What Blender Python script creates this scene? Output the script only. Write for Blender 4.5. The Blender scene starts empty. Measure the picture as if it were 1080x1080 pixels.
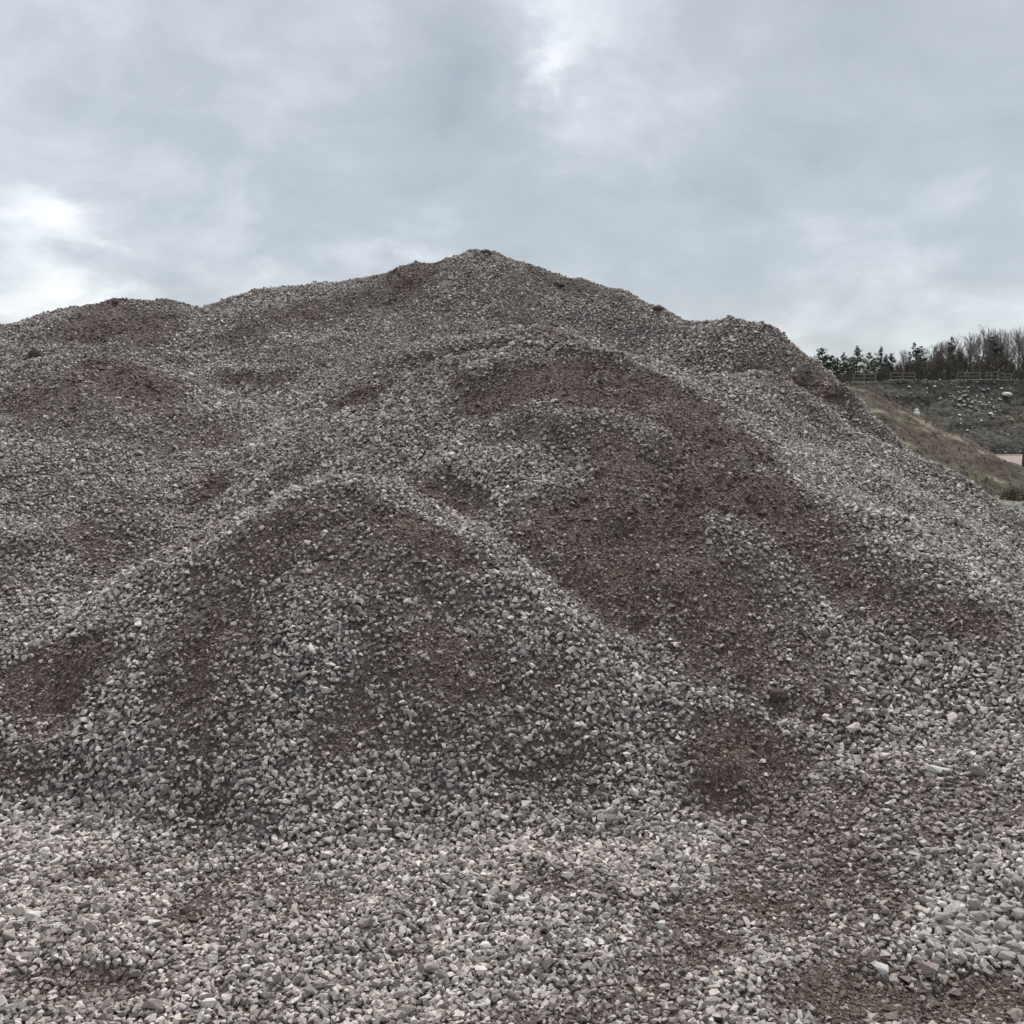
import bpy, bmesh, math, random
import numpy as np
from mathutils import Vector, Matrix

rng = np.random.default_rng(7)
random.seed(11)
C = bpy.context.scene.collection
EYE = 5.0                                   # eye height above the quarry floor (m)
PITCH = math.atan(100 / 1080)
cp, sp = math.cos(PITCH), math.sin(PITCH)

# ------------------------------------------------------------------ helpers
def ray(px, py):
    u = (px - 540) / 1080; v = (540 - py) / 1080
    d = np.array([u, cp + v * sp, -sp + v * cp])
    return d / d[1]                          # per metre of forward distance

def P(px, py, Y):
    d = ray(px, py) * Y
    return np.array([d[0], d[1], d[2] + EYE])

def tag(o, label=None, cat=None, group=None, kind=None):
    if label: o['label'] = label
    if cat: o['category'] = cat
    if group: o['group'] = group
    if kind: o['kind'] = kind
    return o

def link(name, me, mat=None, parent=None):
    o = bpy.data.objects.new(name, me)
    C.objects.link(o)
    if mat is not None: me.materials.append(mat)
    if parent is not None: o.parent = parent
    return o

def empty(name, loc, rz=0):
    o = bpy.data.objects.new(name, None); C.objects.link(o)
    o.location = loc; o.rotation_euler = (0, 0, rz)
    return o

def copy_tree(o, parent=None):
    c = o.copy(); C.objects.link(c)
    if parent is not None: c.parent = parent
    for ch in list(o.children): copy_tree(ch, c)
    return c

def tri_mesh(name, V, F, col=None, attr='tint', smooth=False):
    me = bpy.data.meshes.new(name)
    V = np.ascontiguousarray(V, np.float32); F = np.ascontiguousarray(F, np.int32)
    k = F.shape[1]
    me.vertices.add(len(V)); me.vertices.foreach_set('co', V.ravel())
    me.loops.add(F.size); me.loops.foreach_set('vertex_index', F.ravel())
    me.polygons.add(len(F))
    me.polygons.foreach_set('loop_start', np.arange(len(F), dtype=np.int32) * k)
    me.polygons.foreach_set('use_smooth', np.full(len(F), smooth))
    me.update(calc_edges=True)
    if col is not None:
        a = me.color_attributes.new(attr, 'FLOAT_COLOR', 'POINT')
        a.data.foreach_set('color', np.ascontiguousarray(np.c_[col, np.ones(len(V))], np.float32).ravel())
    return me

def fattr(me, name, arr):
    a = me.attributes.new(name, 'FLOAT', 'POINT')
    a.data.foreach_set('value', np.ascontiguousarray(arr, np.float32).ravel())

_lat = rng.random((256, 256))
def vnoise(x, y):
    xi = np.floor(x).astype(int); yi = np.floor(y).astype(int)
    fx = x - xi; fy = y - yi
    fx = fx * fx * (3 - 2 * fx); fy = fy * fy * (3 - 2 * fy)
    a = _lat[xi & 255, yi & 255]; b = _lat[(xi + 1) & 255, yi & 255]
    c = _lat[xi & 255, (yi + 1) & 255]; d = _lat[(xi + 1) & 255, (yi + 1) & 255]
    return (a * (1 - fx) + b * fx) * (1 - fy) + (c * (1 - fx) + d * fx) * fy

def fbm(x, y, o=4):
    s = 0; a = .5; t = 0
    for i in range(o):
        s = s + a * vnoise(x * 2 ** i + 17.3 * i, y * 2 ** i + 9.1 * i); t += a; a *= .5
    return s / t - .5

class MB:                                    # collects boxes and tubes into one mesh
    def __init__(s): s.v = []; s.f = []
    def box(s, c, d, R=None):
        n = len(s.v)
        for q in ((-1,-1,-1),(1,-1,-1),(1,1,-1),(-1,1,-1),(-1,-1,1),(1,-1,1),(1,1,1),(-1,1,1)):
            p = Vector([q[i] * d[i] / 2 for i in range(3)])
            if R is not None: p = R @ p
            s.v.append(tuple(Vector(c) + p))
        s.f += [tuple(n + i for i in f) for f in ((0,3,2,1),(4,5,6,7),(0,1,5,4),(1,2,6,5),(2,3,7,6),(3,0,4,7))]
    def tube(s, a, b, ra, rb, k=4):
        a = Vector(a); b = Vector(b); z = (b - a)
        if z.length < 1e-5: return
        z.normalize(); x = z.orthogonal().normalized(); y = z.cross(x)
        n = len(s.v)
        for p, r in ((a, ra), (b, rb)):
            for i in range(k):
                t = 2 * math.pi * i / k
                s.v.append(tuple(p + r * (math.cos(t) * x + math.sin(t) * y)))
        for i in range(k):
            j = (i + 1) % k
            s.f.append((n + i, n + j, n + k + j, n + k + i))
        s.f.append(tuple(n + k + i for i in range(k)))
    def mesh(s, name, mat, bevel=0):
        me = bpy.data.meshes.new(name); me.from_pydata(s.v, [], s.f); me.update()
        if bevel:
            bm = bmesh.new(); bm.from_mesh(me)
            bmesh.ops.bevel(bm, geom=bm.edges[:], offset=bevel, segments=1, affect='EDGES')
            bm.to_mesh(me); bm.free()
        me.polygons.foreach_set('use_smooth', np.zeros(len(me.polygons), bool))
        if mat: me.materials.append(mat)
        return me

# ------------------------------------------------------------------ materials
def new_mat(name, rough=.9, spec=.25):
    m = bpy.data.materials.new(name); m.use_nodes = True
    nt = m.node_tree; b = nt.nodes['Principled BSDF']
    b.inputs['Roughness'].default_value = rough
    b.inputs['Specular IOR Level'].default_value = spec
    return m, nt, b

def N(nt, t, **kw):
    n = nt.nodes.new(t)
    for k, v in kw.items():
        if k in n.inputs: n.inputs[k].default_value = v
        else: setattr(n, k, v)
    return n

def noise(nt, vec, scale, detail=4, rough=.55):
    n = N(nt, 'ShaderNodeTexNoise'); n.inputs['Scale'].default_value = scale
    n.inputs['Detail'].default_value = detail; n.inputs['Roughness'].default_value = rough
    if vec is not None: nt.links.new(vec, n.inputs['Vector'])
    return n

def ramp(nt, fac, stops):
    r = N(nt, 'ShaderNodeValToRGB'); e = r.color_ramp.elements
    while len(e) < len(stops): e.new(.5)
    for i, (p, c) in enumerate(stops):
        e[i].position = p; e[i].color = (*c, 1) if len(c) == 3 else c
    nt.links.new(fac, r.inputs[0])
    return r

def mixc(nt, fac, a, b, mode='MIX'):
    m = N(nt, 'ShaderNodeMix'); m.data_type = 'RGBA'; m.blend_type = mode
    for s, v in (('Factor', fac), ('A', a), ('B', b)):
        i = [q for q in m.inputs if q.name == s and q.enabled and (q.type == 'RGBA' or s == 'Factor')]
        i = m.inputs[0] if s == 'Factor' else i[0]
        if hasattr(v, 'links'): nt.links.new(v, i)
        elif isinstance(v, (int, float)): i.default_value = v
        else: i.default_value = (*v, 1)
    return m.outputs[2]

def math_(nt, op, a, b=0.0, c=0.0, clamp=False):
    m = N(nt, 'ShaderNodeMath'); m.operation = op; m.use_clamp = clamp
    for i, v in enumerate((a, b, c)):
        if hasattr(v, 'links'): nt.links.new(v, m.inputs[i])
        else: m.inputs[i].default_value = v
    return m.outputs[0]

def bump(nt, b, h, strength=.5, dist=.01):
    n = N(nt, 'ShaderNodeBump'); n.inputs['Strength'].default_value = strength
    n.inputs['Distance'].default_value = dist
    nt.links.new(h, n.inputs['Height']); nt.links.new(n.outputs[0], b.inputs['Normal'])

DIRT_A = (.06, .041, .034); DIRT_B = (.155, .109, .091)

# heap soil and fines: dirt where the 'dirt' attribute says so, small grey chips elsewhere
m_heap, nt, b = new_mat('heap fines', .95, .15)
tc = N(nt, 'ShaderNodeTexCoord').outputs['Object']
da = N(nt, 'ShaderNodeAttribute', attribute_name='dirt').outputs['Fac']
n1 = noise(nt, tc, 60, 6, .7); n2 = noise(nt, tc, 3.0, 5)
vo = N(nt, 'ShaderNodeTexVoronoi'); vo.inputs['Scale'].default_value = 85; nt.links.new(tc, vo.inputs['Vector'])
vo2 = N(nt, 'ShaderNodeTexVoronoi'); vo2.inputs['Scale'].default_value = 34; nt.links.new(tc, vo2.inputs['Vector'])
dirtc = ramp(nt, n1.outputs['Fac'], [(.3, DIRT_A), (.72, DIRT_B)]).outputs[0]
dirtc = mixc(nt, ramp(nt, n2.outputs['Fac'], [(.4, (0,0,0)), (.65, (1,1,1))]).outputs[0], dirtc, (.098, .07, .055))
sep = N(nt, 'ShaderNodeSeparateColor'); nt.links.new(vo.outputs['Color'], sep.inputs[0])
grit = ramp(nt, sep.outputs[0], [(0, (.04, .028, .025)), (.45, (.085, .063, .056)), (.8, (.16, .135, .126)), (1, (.34, .32, .3))]).outputs[0]
sep2 = N(nt, 'ShaderNodeSeparateColor'); nt.links.new(vo2.outputs['Color'], sep2.inputs[0])
grey = ramp(nt, sep2.outputs[0], [(0, (.05, .043, .04)), (.5, (.13, .115, .11)), (1, (.3, .28, .265))]).outputs[0]
dirtc = mixc(nt, .42, dirtc, grit)
base = mixc(nt, .55, grit, grey)
nt.links.new(mixc(nt, math_(nt, 'MULTIPLY_ADD', da, 1.3, .12, clamp=True), base, dirtc), b.inputs['Base Color'])
hh = math_(nt, 'ADD', math_(nt, 'MULTIPLY', vo.outputs['Distance'], -1.0), math_(nt, 'MULTIPLY', n1.outputs['Fac'], .8))
hh = math_(nt, 'ADD', hh, math_(nt, 'MULTIPLY', vo2.outputs['Distance'], -1.6))
bump(nt, b, hh, .9, .012)

# crushed stone: colour per stone, mottled and dusty
m_stone, nt, b = new_mat('crushed stone', .85, .3)
tc = N(nt, 'ShaderNodeTexCoord').outputs['Object']
ta = N(nt, 'ShaderNodeAttribute', attribute_name='tint').outputs['Color']
n1 = noise(nt, tc, 140, 5, .7); n2 = noise(nt, tc, 420, 2, .6)
c = mixc(nt, 1.0, ta, ramp(nt, n1.outputs['Fac'], [(.3, (.62, .6, .6)), (.7, (1.25, 1.25, 1.25))]).outputs[0], 'MULTIPLY')
c = mixc(nt, 1.0, c, ramp(nt, n2.outputs['Fac'], [(.35, (.82, .8, .8)), (.65, (1.12, 1.12, 1.12))]).outputs[0], 'MULTIPLY')
nt.links.new(c, b.inputs['Base Color'])
bump(nt, b, n1.outputs['Fac'], .6, .006)

def rock_mat(name, lo, hi, scale=6, bs=.6, bd=.04):
    m, nt, b = new_mat(name, .92, .2)
    tc = N(nt, 'ShaderNodeTexCoord').outputs['Object']
    n = noise(nt, tc, scale, 7, .65)
    nt.links.new(ramp(nt, n.outputs['Fac'], [(.32, lo), (.68, hi)]).outputs[0], b.inputs['Base Color'])
    bump(nt, b, n.outputs['Fac'], bs, bd)
    return m
m_clod = rock_mat('dry dirt clod', (.075, .056, .05), (.19, .145, .13), 25, .9, .02)
m_pale = rock_mat('pale limestone', (.42, .41, .39), (.68, .67, .64), 3)
m_white = rock_mat('white stone', (.4, .375, .345), (.7, .67, .62), 60, .5, .004)
m_bark = rock_mat('bark', (.07, .06, .05), (.15, .132, .112), 8)
m_twig = rock_mat('bare twigs', (.12, .104, .09), (.235, .208, .182), 4)
m_wood = rock_mat('weathered rail wood', (.13, .118, .102), (.25, .23, .205), 5)
m_beam = rock_mat('pale concrete beam', (.27, .26, .24), (.38, .37, .345), 3)
m_post = rock_mat('dark grey steel', (.05, .052, .055), (.1, .1, .105), 5)
m_scrub = rock_mat('dry scrub', (.09, .082, .058), (.21, .185, .14), 3)
m_straw = rock_mat('straw', (.1, .086, .06), (.23, .2, .145), 4)
m_lump = rock_mat('dry shrub leaves', (.07, .065, .045), (.17, .15, .11), 4)

def needle_mat(name, lo, hi):
    m, nt, b = new_mat(name, .7, .2)
    tc = N(nt, 'ShaderNodeTexCoord').outputs['Object']
    n = noise(nt, tc, 1.3, 4)
    nt.links.new(ramp(nt, n.outputs['Fac'], [(.35, lo), (.65, hi)]).outputs[0], b.inputs['Base Color'])
    return m
m_needle = needle_mat('pine needles', (.036, .056, .026), (.1, .138, .064))
m_needle2 = needle_mat('dark spruce needles', (.028, .042, .028), (.06, .082, .052))

# quarry bank, soil mound, floor
m_bank, nt, b = new_mat('quarry bank soil', .95, .15)
tc = N(nt, 'ShaderNodeTexCoord').outputs['Object']
mp = N(nt, 'ShaderNodeMapping'); mp.inputs['Rotation'].default_value = (0, .5, .4); mp.inputs['Scale'].default_value = (.25, 1, 1); nt.links.new(tc, mp.inputs[0])
n1 = noise(nt, tc, 1.6, 9, .8); n2 = noise(nt, mp.outputs[0], .22, 6, .65); n3 = noise(nt, tc, .085, 3); n4 = noise(nt, tc, 2.6, 3, .7)
c = ramp(nt, n1.outputs['Fac'], [(.33, (.022, .021, .018)), (.5, (.078, .073, .062)), (.66, (.23, .215, .19))]).outputs[0]
brown = ramp(nt, n1.outputs['Fac'], [(.34, (.03, .024, .016)), (.64, (.15, .115, .08))]).outputs[0]
green = ramp(nt, n1.outputs['Fac'], [(.34, (.03, .032, .02)), (.64, (.15, .145, .1))]).outputs[0]
c = mixc(nt, ramp(nt, n2.outputs['Fac'], [(.5, (0,0,0)), (.6, (.9,.9,.9))]).outputs[0], c, brown)
c = mixc(nt, ramp(nt, n3.outputs['Fac'], [(.52, (0,0,0)), (.66, (.8,.8,.8))]).outputs[0], c, green)
c = mixc(nt, ramp(nt, n4.outputs['Fac'], [(.66, (0,0,0)), (.74, (.8,.8,.8))]).outputs[0], c, (.3, .29, .275))
nt.links.new(c, b.inputs['Base Color'])
bump(nt, b, n1.outputs['Fac'], 1.0, .5)

m_mound, nt, b = new_mat('grassy soil', .95, .1)
tc = N(nt, 'ShaderNodeTexCoord').outputs['Object']
n1 = noise(nt, tc, 1.5, 8, .7); n2 = noise(nt, tc, .16, 5); n3 = noise(nt, tc, .4, 4)
c = ramp(nt, n1.outputs['Fac'], [(.34, (.042, .034, .026)), (.66, (.17, .138, .108))]).outputs[0]
g = ramp(nt, n1.outputs['Fac'], [(.34, (.04, .036, .026)), (.66, (.15, .134, .1))]).outputs[0]
c = mixc(nt, ramp(nt, n2.outputs['Fac'], [(.42, (0,0,0)), (.58, (1,1,1))]).outputs[0], c, g)
c = mixc(nt, ramp(nt, n3.outputs['Fac'], [(.56, (0,0,0)), (.64, (.9,.9,.9))]).outputs[0], c, (.27, .225, .178))
nt.links.new(c, b.inputs['Base Color']); bump(nt, b, n1.outputs['Fac'], 1.0, .3)

m_ground, nt, b = new_mat('quarry floor', .95, .15)
tc = N(nt, 'ShaderNodeTexCoord').outputs['Object']
mp = N(nt, 'ShaderNodeMapping'); mp.inputs['Scale'].default_value = (.25, 1, 1); nt.links.new(tc, mp.inputs[0])
n1 = noise(nt, tc, 2.5, 8, .75); n2 = noise(nt, mp.outputs[0], .16, 5); n3 = noise(nt, mp.outputs[0], .6, 4)
c = ramp(nt, n1.outputs['Fac'], [(.32, (.1, .1, .09)), (.68, (.27, .262, .24))]).outputs[0]
t = ramp(nt, n1.outputs['Fac'], [(.32, (.14, .113, .085)), (.68, (.3, .252, .2))]).outputs[0]
sx = N(nt, 'ShaderNodeSeparateXYZ'); nt.links.new(tc, sx.inputs[0])
yy = math_(nt, 'ADD', sx.outputs[1], math_(nt, 'MULTIPLY', n2.outputs['Fac'], 16.0))
mr = N(nt, 'ShaderNodeMapRange'); mr.inputs[1].default_value = 66; mr.inputs[2].default_value = 70; nt.links.new(yy, mr.inputs[0])
c = mixc(nt, mr.outputs[0], c, t)
c = mixc(nt, ramp(nt, n3.outputs['Fac'], [(.5, (0,0,0)), (.6, (.85,.85,.85))]).outputs[0], c, (.085, .088, .075))
nt.links.new(c, b.inputs['Base Color']); bump(nt, b, n1.outputs['Fac'], .8, .15)

m_track = rock_mat('pinkish gravel track', (.2, .155, .14), (.34, .275, .255), 1.2, .5, .05)

# ------------------------------------------------------------------ the gravel heap: ridges at the angle of repose
# every ridge: list of (px, py, distance) crest points, side slope, crest rounding radius
RIDGES = [
 # skyline of the main heap
 ([(-330,430,11.0),(-150,386,11.0),(0,346,11.0),(60,330,11.0),(123,317,11.2),(170,318,11.5),(215,331,11.8),(245,322,12.0),(300,303,12.2),(345,296,12.2),(400,291,12.2)], .54, .3),
 ([(400,291,12.2),(440,277,12.2),(475,272,12.2),(495,271,12.1),(512,263,12.0)], .72, .2),
 ([(510,261,12.0),(522,263,12.0),(536,273,11.9),(570,283,11.8),(605,292,11.6)], .72, .15),
 ([(605,292,11.6),(650,308,11.3),(690,324,11.0),(722,338,10.7)], .78, .2),
 ([(722,338,10.7),(768,333,10.3),(800,341,10.0),(825,357,9.7),(838,370,9.5)], 1.0, .1),
 # right shoulder running down to the floor
 ([(838,370,9.5),(849,389,9.3),(885,404,9.0),(935,441,8.6),(990,495,8.2),(1040,529,7.8),(1085,561,7.4),(1160,618,6.9),(1260,690,6.5)], 1.25, .05),
 ([(815,386,9.0),(905,455,8.4),(975,540,7.6),(1060,632,6.8),(1160,720,6.2)], .8, .5),
 ([(770,392,8.5),(850,466,7.8),(960,560,7.0),(1060,640,6.2),(1170,720,5.6)], .7, .55),
 # crest with the scarp, mid heap
 ([(330,440,8.2),(350,424,8.1),(420,395,8.0),(480,385,7.8),(545,371,7.6),(600,367,7.4),(650,374,7.3),(700,402,7.1),(780,458,6.8),(900,535,5.9),(1000,597,5.3),(1080,660,4.8),(1170,740,4.4)], .66, .25),
 ([(480,350,9.3),(560,346,9.1),(640,362,8.7)], .6, .35),
 # left hump in front of the skyline
 ([(-200,430,8.8),(0,386,9.0),(60,373,9.1),(120,371,9.2),(180,388,9.2),(260,425,9.0)], .52, .25),
 # front mound: left shoulder, top, right shoulder
 ([(-120,745,4.8),(0,693,5.05),(60,667,5.25),(130,643,5.45),(180,608,5.65),(240,560,5.8),(310,520,5.9),(345,507,5.85),(375,504,5.8),(420,520,5.68),(480,553,5.45),(545,597,5.25),(600,640,5.05),(650,690,4.85),(690,745,4.65)], .88, .42),
 ([(470,377,7.8),(500,371,7.7),(545,361,7.6),(600,356,7.4),(650,363,7.3),(700,391,7.1),(735,418,6.95)], 1.7, .04),
 ([(345,414,8.1),(380,398,8.05),(420,384,8.0)], 1.6, .04),
 # small mound with a dirt cap
 ([(705,748,4.72),(760,732,4.55),(815,755,4.4),(850,808,4.2)], .9, .08),
 ([(625,838,4.25),(670,800,4.4),(730,770,4.5)], .6, .1),
 # right lower slope
 ([(1180,770,4.3),(1080,760,4.25),(1000,770,4.3),(950,800,4.25)], .4, .3),
 ([(1180,880,3.5),(1080,880,3.55),(1000,880,3.65)], .35, .3),
 ([(1150,985,3.15),(1080,975,3.2),(1030,968,3.22),(990,985,3.2)], .9, .05),
]
SEG = []
for pts, s, r in RIDGES:
    q = [P(*p) for p in pts]
    for a, c_ in zip(q[:-1], q[1:]): SEG.append((a, c_, s, r))

POLY = [(-16, -5), (3.6, -5), (4.1, 3.5), (3.6, 6.2), (2.0, 9), (-16, 9)]   # the apron one stands on
def apron(x, y):
    d = np.full(x.shape, -1e9)
    for (x0, y0), (x1, y1) in zip(POLY, POLY[1:] + POLY[:1]):
        L = math.hypot(x1 - x0, y1 - y0); nx, ny = (y1 - y0) / L, -(x1 - x0) / L
        d = np.maximum(d, (x - x0) * nx + (y - y0) * ny)
    return EYE - 1.66 + .05 * np.sin(x * 1.1 + .4) + .04 * (y - 3) * (np.abs(y - 3) < 3) - .68 * np.maximum(np.sqrt(np.maximum(d, 0) ** 2 + .09) - .3, 0)

K = .03
def height(x, y):
    x = np.asarray(x, float); y = np.asarray(y, float)
    shp = x.shape; x = x.ravel(); y = y.ravel()
    wx = x + .22 * fbm(x * 1.3, y * 1.3, 3); wy = y + .22 * fbm(x * 1.3 + 40, y * 1.3 + 40, 3)
    hs = [apron(x, y)]
    for a, c_, s, r in SEG:
        ex, ey = c_[0] - a[0], c_[1] - a[1]
        t = np.clip(((wx - a[0]) * ex + (wy - a[1]) * ey) / (ex * ex + ey * ey), 0, 1)
        d = np.hypot(wx - a[0] - t * ex, wy - a[1] - t * ey)
        hs.append(a[2] + t * (c_[2] - a[2]) - s * (np.sqrt(d * d + r * r) - r))
    m = hs[0].copy()
    for h in hs[1:]: np.maximum(m, h, out=m)
    acc = np.zeros_like(m)
    for h in hs: acc += np.exp(np.maximum((h - m) / K, -40))
    z = m + K * np.log(acc) - .04
    near = np.clip((y + 1) / 6, .35, 1)
    z += near * (.15 * fbm(x * .9, y * .9, 3) + .09 * fbm(x * 3.1 + 5, y * 3.1, 3)) + .03 * fbm(x * 9, y * 9, 3)
    return z.reshape(shp)

GX0, GX1, GY0, GY1, ST = -21.0, 12.0, -11.0, 22.5, .05
gx = np.arange(GX0, GX1, ST); gy = np.arange(GY0, GY1, ST)
GXX, GYY = np.meshgrid(gx, gy, indexing='ij')
HZ = height(GXX, GYY)

def hz(x, y):                                # bilinear height lookup
    fx = np.clip((x - GX0) / ST, 0, len(gx) - 1.001); fy = np.clip((y - GY0) / ST, 0, len(gy) - 1.001)
    i = fx.astype(int); j = fy.astype(int); u = fx - i; v = fy - j
    return (HZ[i, j] * (1 - u) + HZ[i + 1, j] * u) * (1 - v) + (HZ[i, j + 1] * (1 - u) + HZ[i + 1, j + 1] * u) * v

def hn(x, y, e=.06):
    n = np.stack([hz(x - e, y) - hz(x + e, y), hz(x, y - e) - hz(x, y + e), np.full(np.shape(x), 2 * e)], -1)
    return n / np.linalg.norm(n, axis=-1, keepdims=True)

def hit(px, py):                             # first point of the heap that a sight line meets
    d = ray(px, py); t = np.arange(1.5, 16, .01)
    f = EYE + d[2] * t - hz(d[0] * t, t)
    k = np.argmax(f < 0)
    if f[k] >= 0: k = int(np.argmin(f))
    return np.array([d[0] * t[k], t[k], hz(d[0] * t[k], t[k])])

# dirt patches: centre, half sizes in the picture, tilt (degrees, positive = falls to the right), strength
PATCH = [
 (600,400,110,26,4,1.0),(500,415,38,18,35,.95),(385,415,40,13,-28,1.0),(730,420,55,15,38,1.0),(790,470,50,12,38,.75),
 (650,470,120,24,12,.55),(720,500,120,26,14,.8),(615,560,70,60,-20,.95),(700,610,130,60,15,.75),(830,540,95,28,28,.9),(900,600,120,42,28,.85),(690,560,60,40,0,.85),
 (1010,640,60,24,35,.65),(770,680,110,40,15,.55),(860,730,40,28,0,.5),(780,800,75,42,5,1.0),(840,860,40,30,50,.55),
 (470,520,38,16,22,.9),(445,558,60,18,25,1.0),(320,560,70,28,-28,.85),(215,575,40,16,-40,.6),(215,520,30,12,-42,.7),(270,540,80,26,-35,.5),
 (400,600,120,40,20,.35),(480,700,90,50,20,.55),(420,770,110,50,0,.3),(560,800,60,40,10,.4),
 (45,715,85,42,-8,1.0),(100,675,40,18,-25,.6),(30,790,45,30,0,.45),
 (120,342,60,14,-5,.85),(130,400,60,30,20,.7),(60,420,60,28,0,.45),(340,325,70,14,-8,.6),(270,400,40,7,0,.6),(440,285,40,12,-18,.6),(400,315,60,10,-5,.4),(200,460,60,20,0,.3),
 (868,408,22,14,40,1.0),(890,425,36,12,40,1.0),(920,450,36,9,38,.8),(850,400,12,12,0,.8),
 (600,300,50,8,15,.5),(540,340,25,15,0,.3),
 (780,965,110,28,6,.6),(900,1040,110,34,0,.85),(1010,1038,55,22,0,1.0),(740,1000,70,34,0,.5),(600,930,40,12,10,.35),
 (110,925,45,10,0,.45),(190,960,34,20,-30,.45),(90,1055,80,16,0,.4),(330,955,50,12,0,.25),(420,1010,60,14,0,.25),
]
PW = []
for (cx, cy, a, bb, ang, s) in PATCH:
    t = math.radians(ang)
    c0 = hit(cx, cy)
    p1 = hit(cx + .5 * a * math.cos(t), cy + .5 * a * math.sin(t)); p1b = hit(cx - .5 * a * math.cos(t), cy - .5 * a * math.sin(t))
    p2 = hit(cx - .5 * bb * math.sin(t), cy + .5 * bb * math.cos(t)); p2b = hit(cx + .5 * bb * math.sin(t), cy - .5 * bb * math.cos(t))
    U = (p1 - p1b)[:2]; V = (p2 - p2b)[:2]
    U = U / max(1, np.linalg.norm(U) / 1.3); V = V / max(1, np.linalg.norm(V) / .85)
    M = np.array([U, V]).T
    if abs(np.linalg.det(M)) < 1e-3: M = M + np.eye(2) * .15
    PW.append((c0[:2], np.linalg.inv(M), s))

def near_line(x, y, pts):
    m = np.full(np.shape(x), 1e9)
    for a, c_ in zip(pts[:-1], pts[1:]):
        ex, ey = c_[0] - a[0], c_[1] - a[1]
        t = np.clip(((x - a[0]) * ex + (y - a[1]) * ey) / (ex * ex + ey * ey), 0, 1)
        m = np.minimum(m, np.hypot(x - a[0] - t * ex, y - a[1] - t * ey))
    return m
# crest light painted as paler, dirt-free strips; right flank runs really hold less dirt
LIT_CLEAN = [([hit(*q) for q in ((0,692),(60,666),(130,642),(180,607),(240,559),(310,519),(345,507),(375,505),(420,522),(480,556),(545,600),(600,645),(650,695))], .085),
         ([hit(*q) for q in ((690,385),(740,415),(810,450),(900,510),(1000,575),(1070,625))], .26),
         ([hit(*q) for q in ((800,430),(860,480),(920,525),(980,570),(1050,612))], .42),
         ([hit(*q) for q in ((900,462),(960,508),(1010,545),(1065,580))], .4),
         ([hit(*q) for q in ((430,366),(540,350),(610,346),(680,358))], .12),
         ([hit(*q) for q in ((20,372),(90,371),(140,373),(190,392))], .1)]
def lit_clean(x, y):
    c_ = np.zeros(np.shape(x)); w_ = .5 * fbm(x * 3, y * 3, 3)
    for pts, wd_ in LIT_CLEAN: c_ = np.maximum(c_, np.clip(1.6 - near_line(x, y, pts) / wd_ + w_, 0, 1))
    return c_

def dirt(x, y):
    wx = x + .30 * fbm(x * 2.2, y * 2.2, 4) + .10 * fbm(x * 11, y * 11, 3)
    wy = y + .30 * fbm(x * 2.2 + 31, y * 2.2 + 7, 4) + .10 * fbm(x * 11 + 9, y * 11 + 3, 3)
    d = np.zeros(np.shape(x))
    for c0, Mi, s in PW:
        ux = Mi[0, 0] * (wx - c0[0]) + Mi[0, 1] * (wy - c0[1]); uy = Mi[1, 0] * (wx - c0[0]) + Mi[1, 1] * (wy - c0[1])
        r = np.sqrt(ux * ux + uy * uy)
        d = np.maximum(d, s * np.clip(1.55 - r * 1.1, 0, 1))
    g = fbm(x * .8 + 3, y * .8 + 8, 5)
    d = np.maximum(d, np.clip((g - .06) * 3.2, 0, .42))
    d = d + ((.55 * fbm(x * 5, y * 3, 5) + .55 * fbm(x * 5.5 + 60, y * 1.1, 4)) * (d > .02) * (1.15 - d * .55)) + .13 * np.clip(d * 5, 0, 1)
    return np.clip(d * (1 - lit_clean(x, y)), 0, 1)

GD = dirt(GXX, GYY)
HZ += np.clip((GD - .25) * 1.6, 0, 1) * (.09 * fbm(GXX * 3.5, GYY * 3.5, 3) + .075 * np.abs(fbm(GXX * 7 + 3, GYY * 7, 3)) - .03)   # slumped, clotted earth
nxg, nyg = GXX.shape
idx = np.arange(nxg * nyg).reshape(nxg, nyg)
quads = np.stack([idx[:-1, :-1], idx[1:, :-1], idx[1:, 1:], idx[:-1, 1:]], -1).reshape(-1, 4)
keep = HZ.ravel()[quads].max(1) > -.25
quads = quads[keep]
used = np.unique(quads); remap = np.zeros(nxg * nyg, int); remap[used] = np.arange(len(used))
me = tri_mesh('gravel_heap', np.c_[GXX.ravel(), GYY.ravel(), HZ.ravel()][used], remap[quads], smooth=True)
fattr(me, 'dirt', GD.ravel()[used])
heap = link('gravel_heap', me, m_heap)
tag(heap, 'huge heap of grey crushed stone streaked with reddish brown dirt', 'gravel heap')

# ------------------------------------------------------------------ stones
def proto(npts, flat, seed):
    r = np.random.default_rng(seed)
    p = r.normal(size=(npts, 3)); p /= np.linalg.norm(p, axis=1, keepdims=True)
    p = np.sign(p) * np.abs(p) ** .75
    p *= np.array([.5 * r.uniform(1.0, 1.45), .5 * r.uniform(.78, 1.05), .5 * flat]) * r.uniform(.8, 1.1, (npts, 1))
    bm = bmesh.new()
    vs = [bm.verts.new(q) for q in p]
    o = bmesh.ops.convex_hull(bm, input=vs)
    bmesh.ops.delete(bm, geom=[v for v in bm.verts if not v.link_faces], context='VERTS')
    bmesh.ops.triangulate(bm, faces=bm.faces[:])
    bm.verts.index_update()
    V = np.array([v.co[:] for v in bm.verts]); F = np.array([[v.index for v in f.verts] for f in bm.faces])
    bm.free()
    return V, F
NEAR = [proto(12, random.uniform(.58, .98), 100 + i) for i in range(36)]
MID = [proto(9, random.uniform(.58, .98), 300 + i) for i in range(24)]
CHIP = [proto(7, random.uniform(.45, .8), 500 + i) for i in range(10)]

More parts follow.
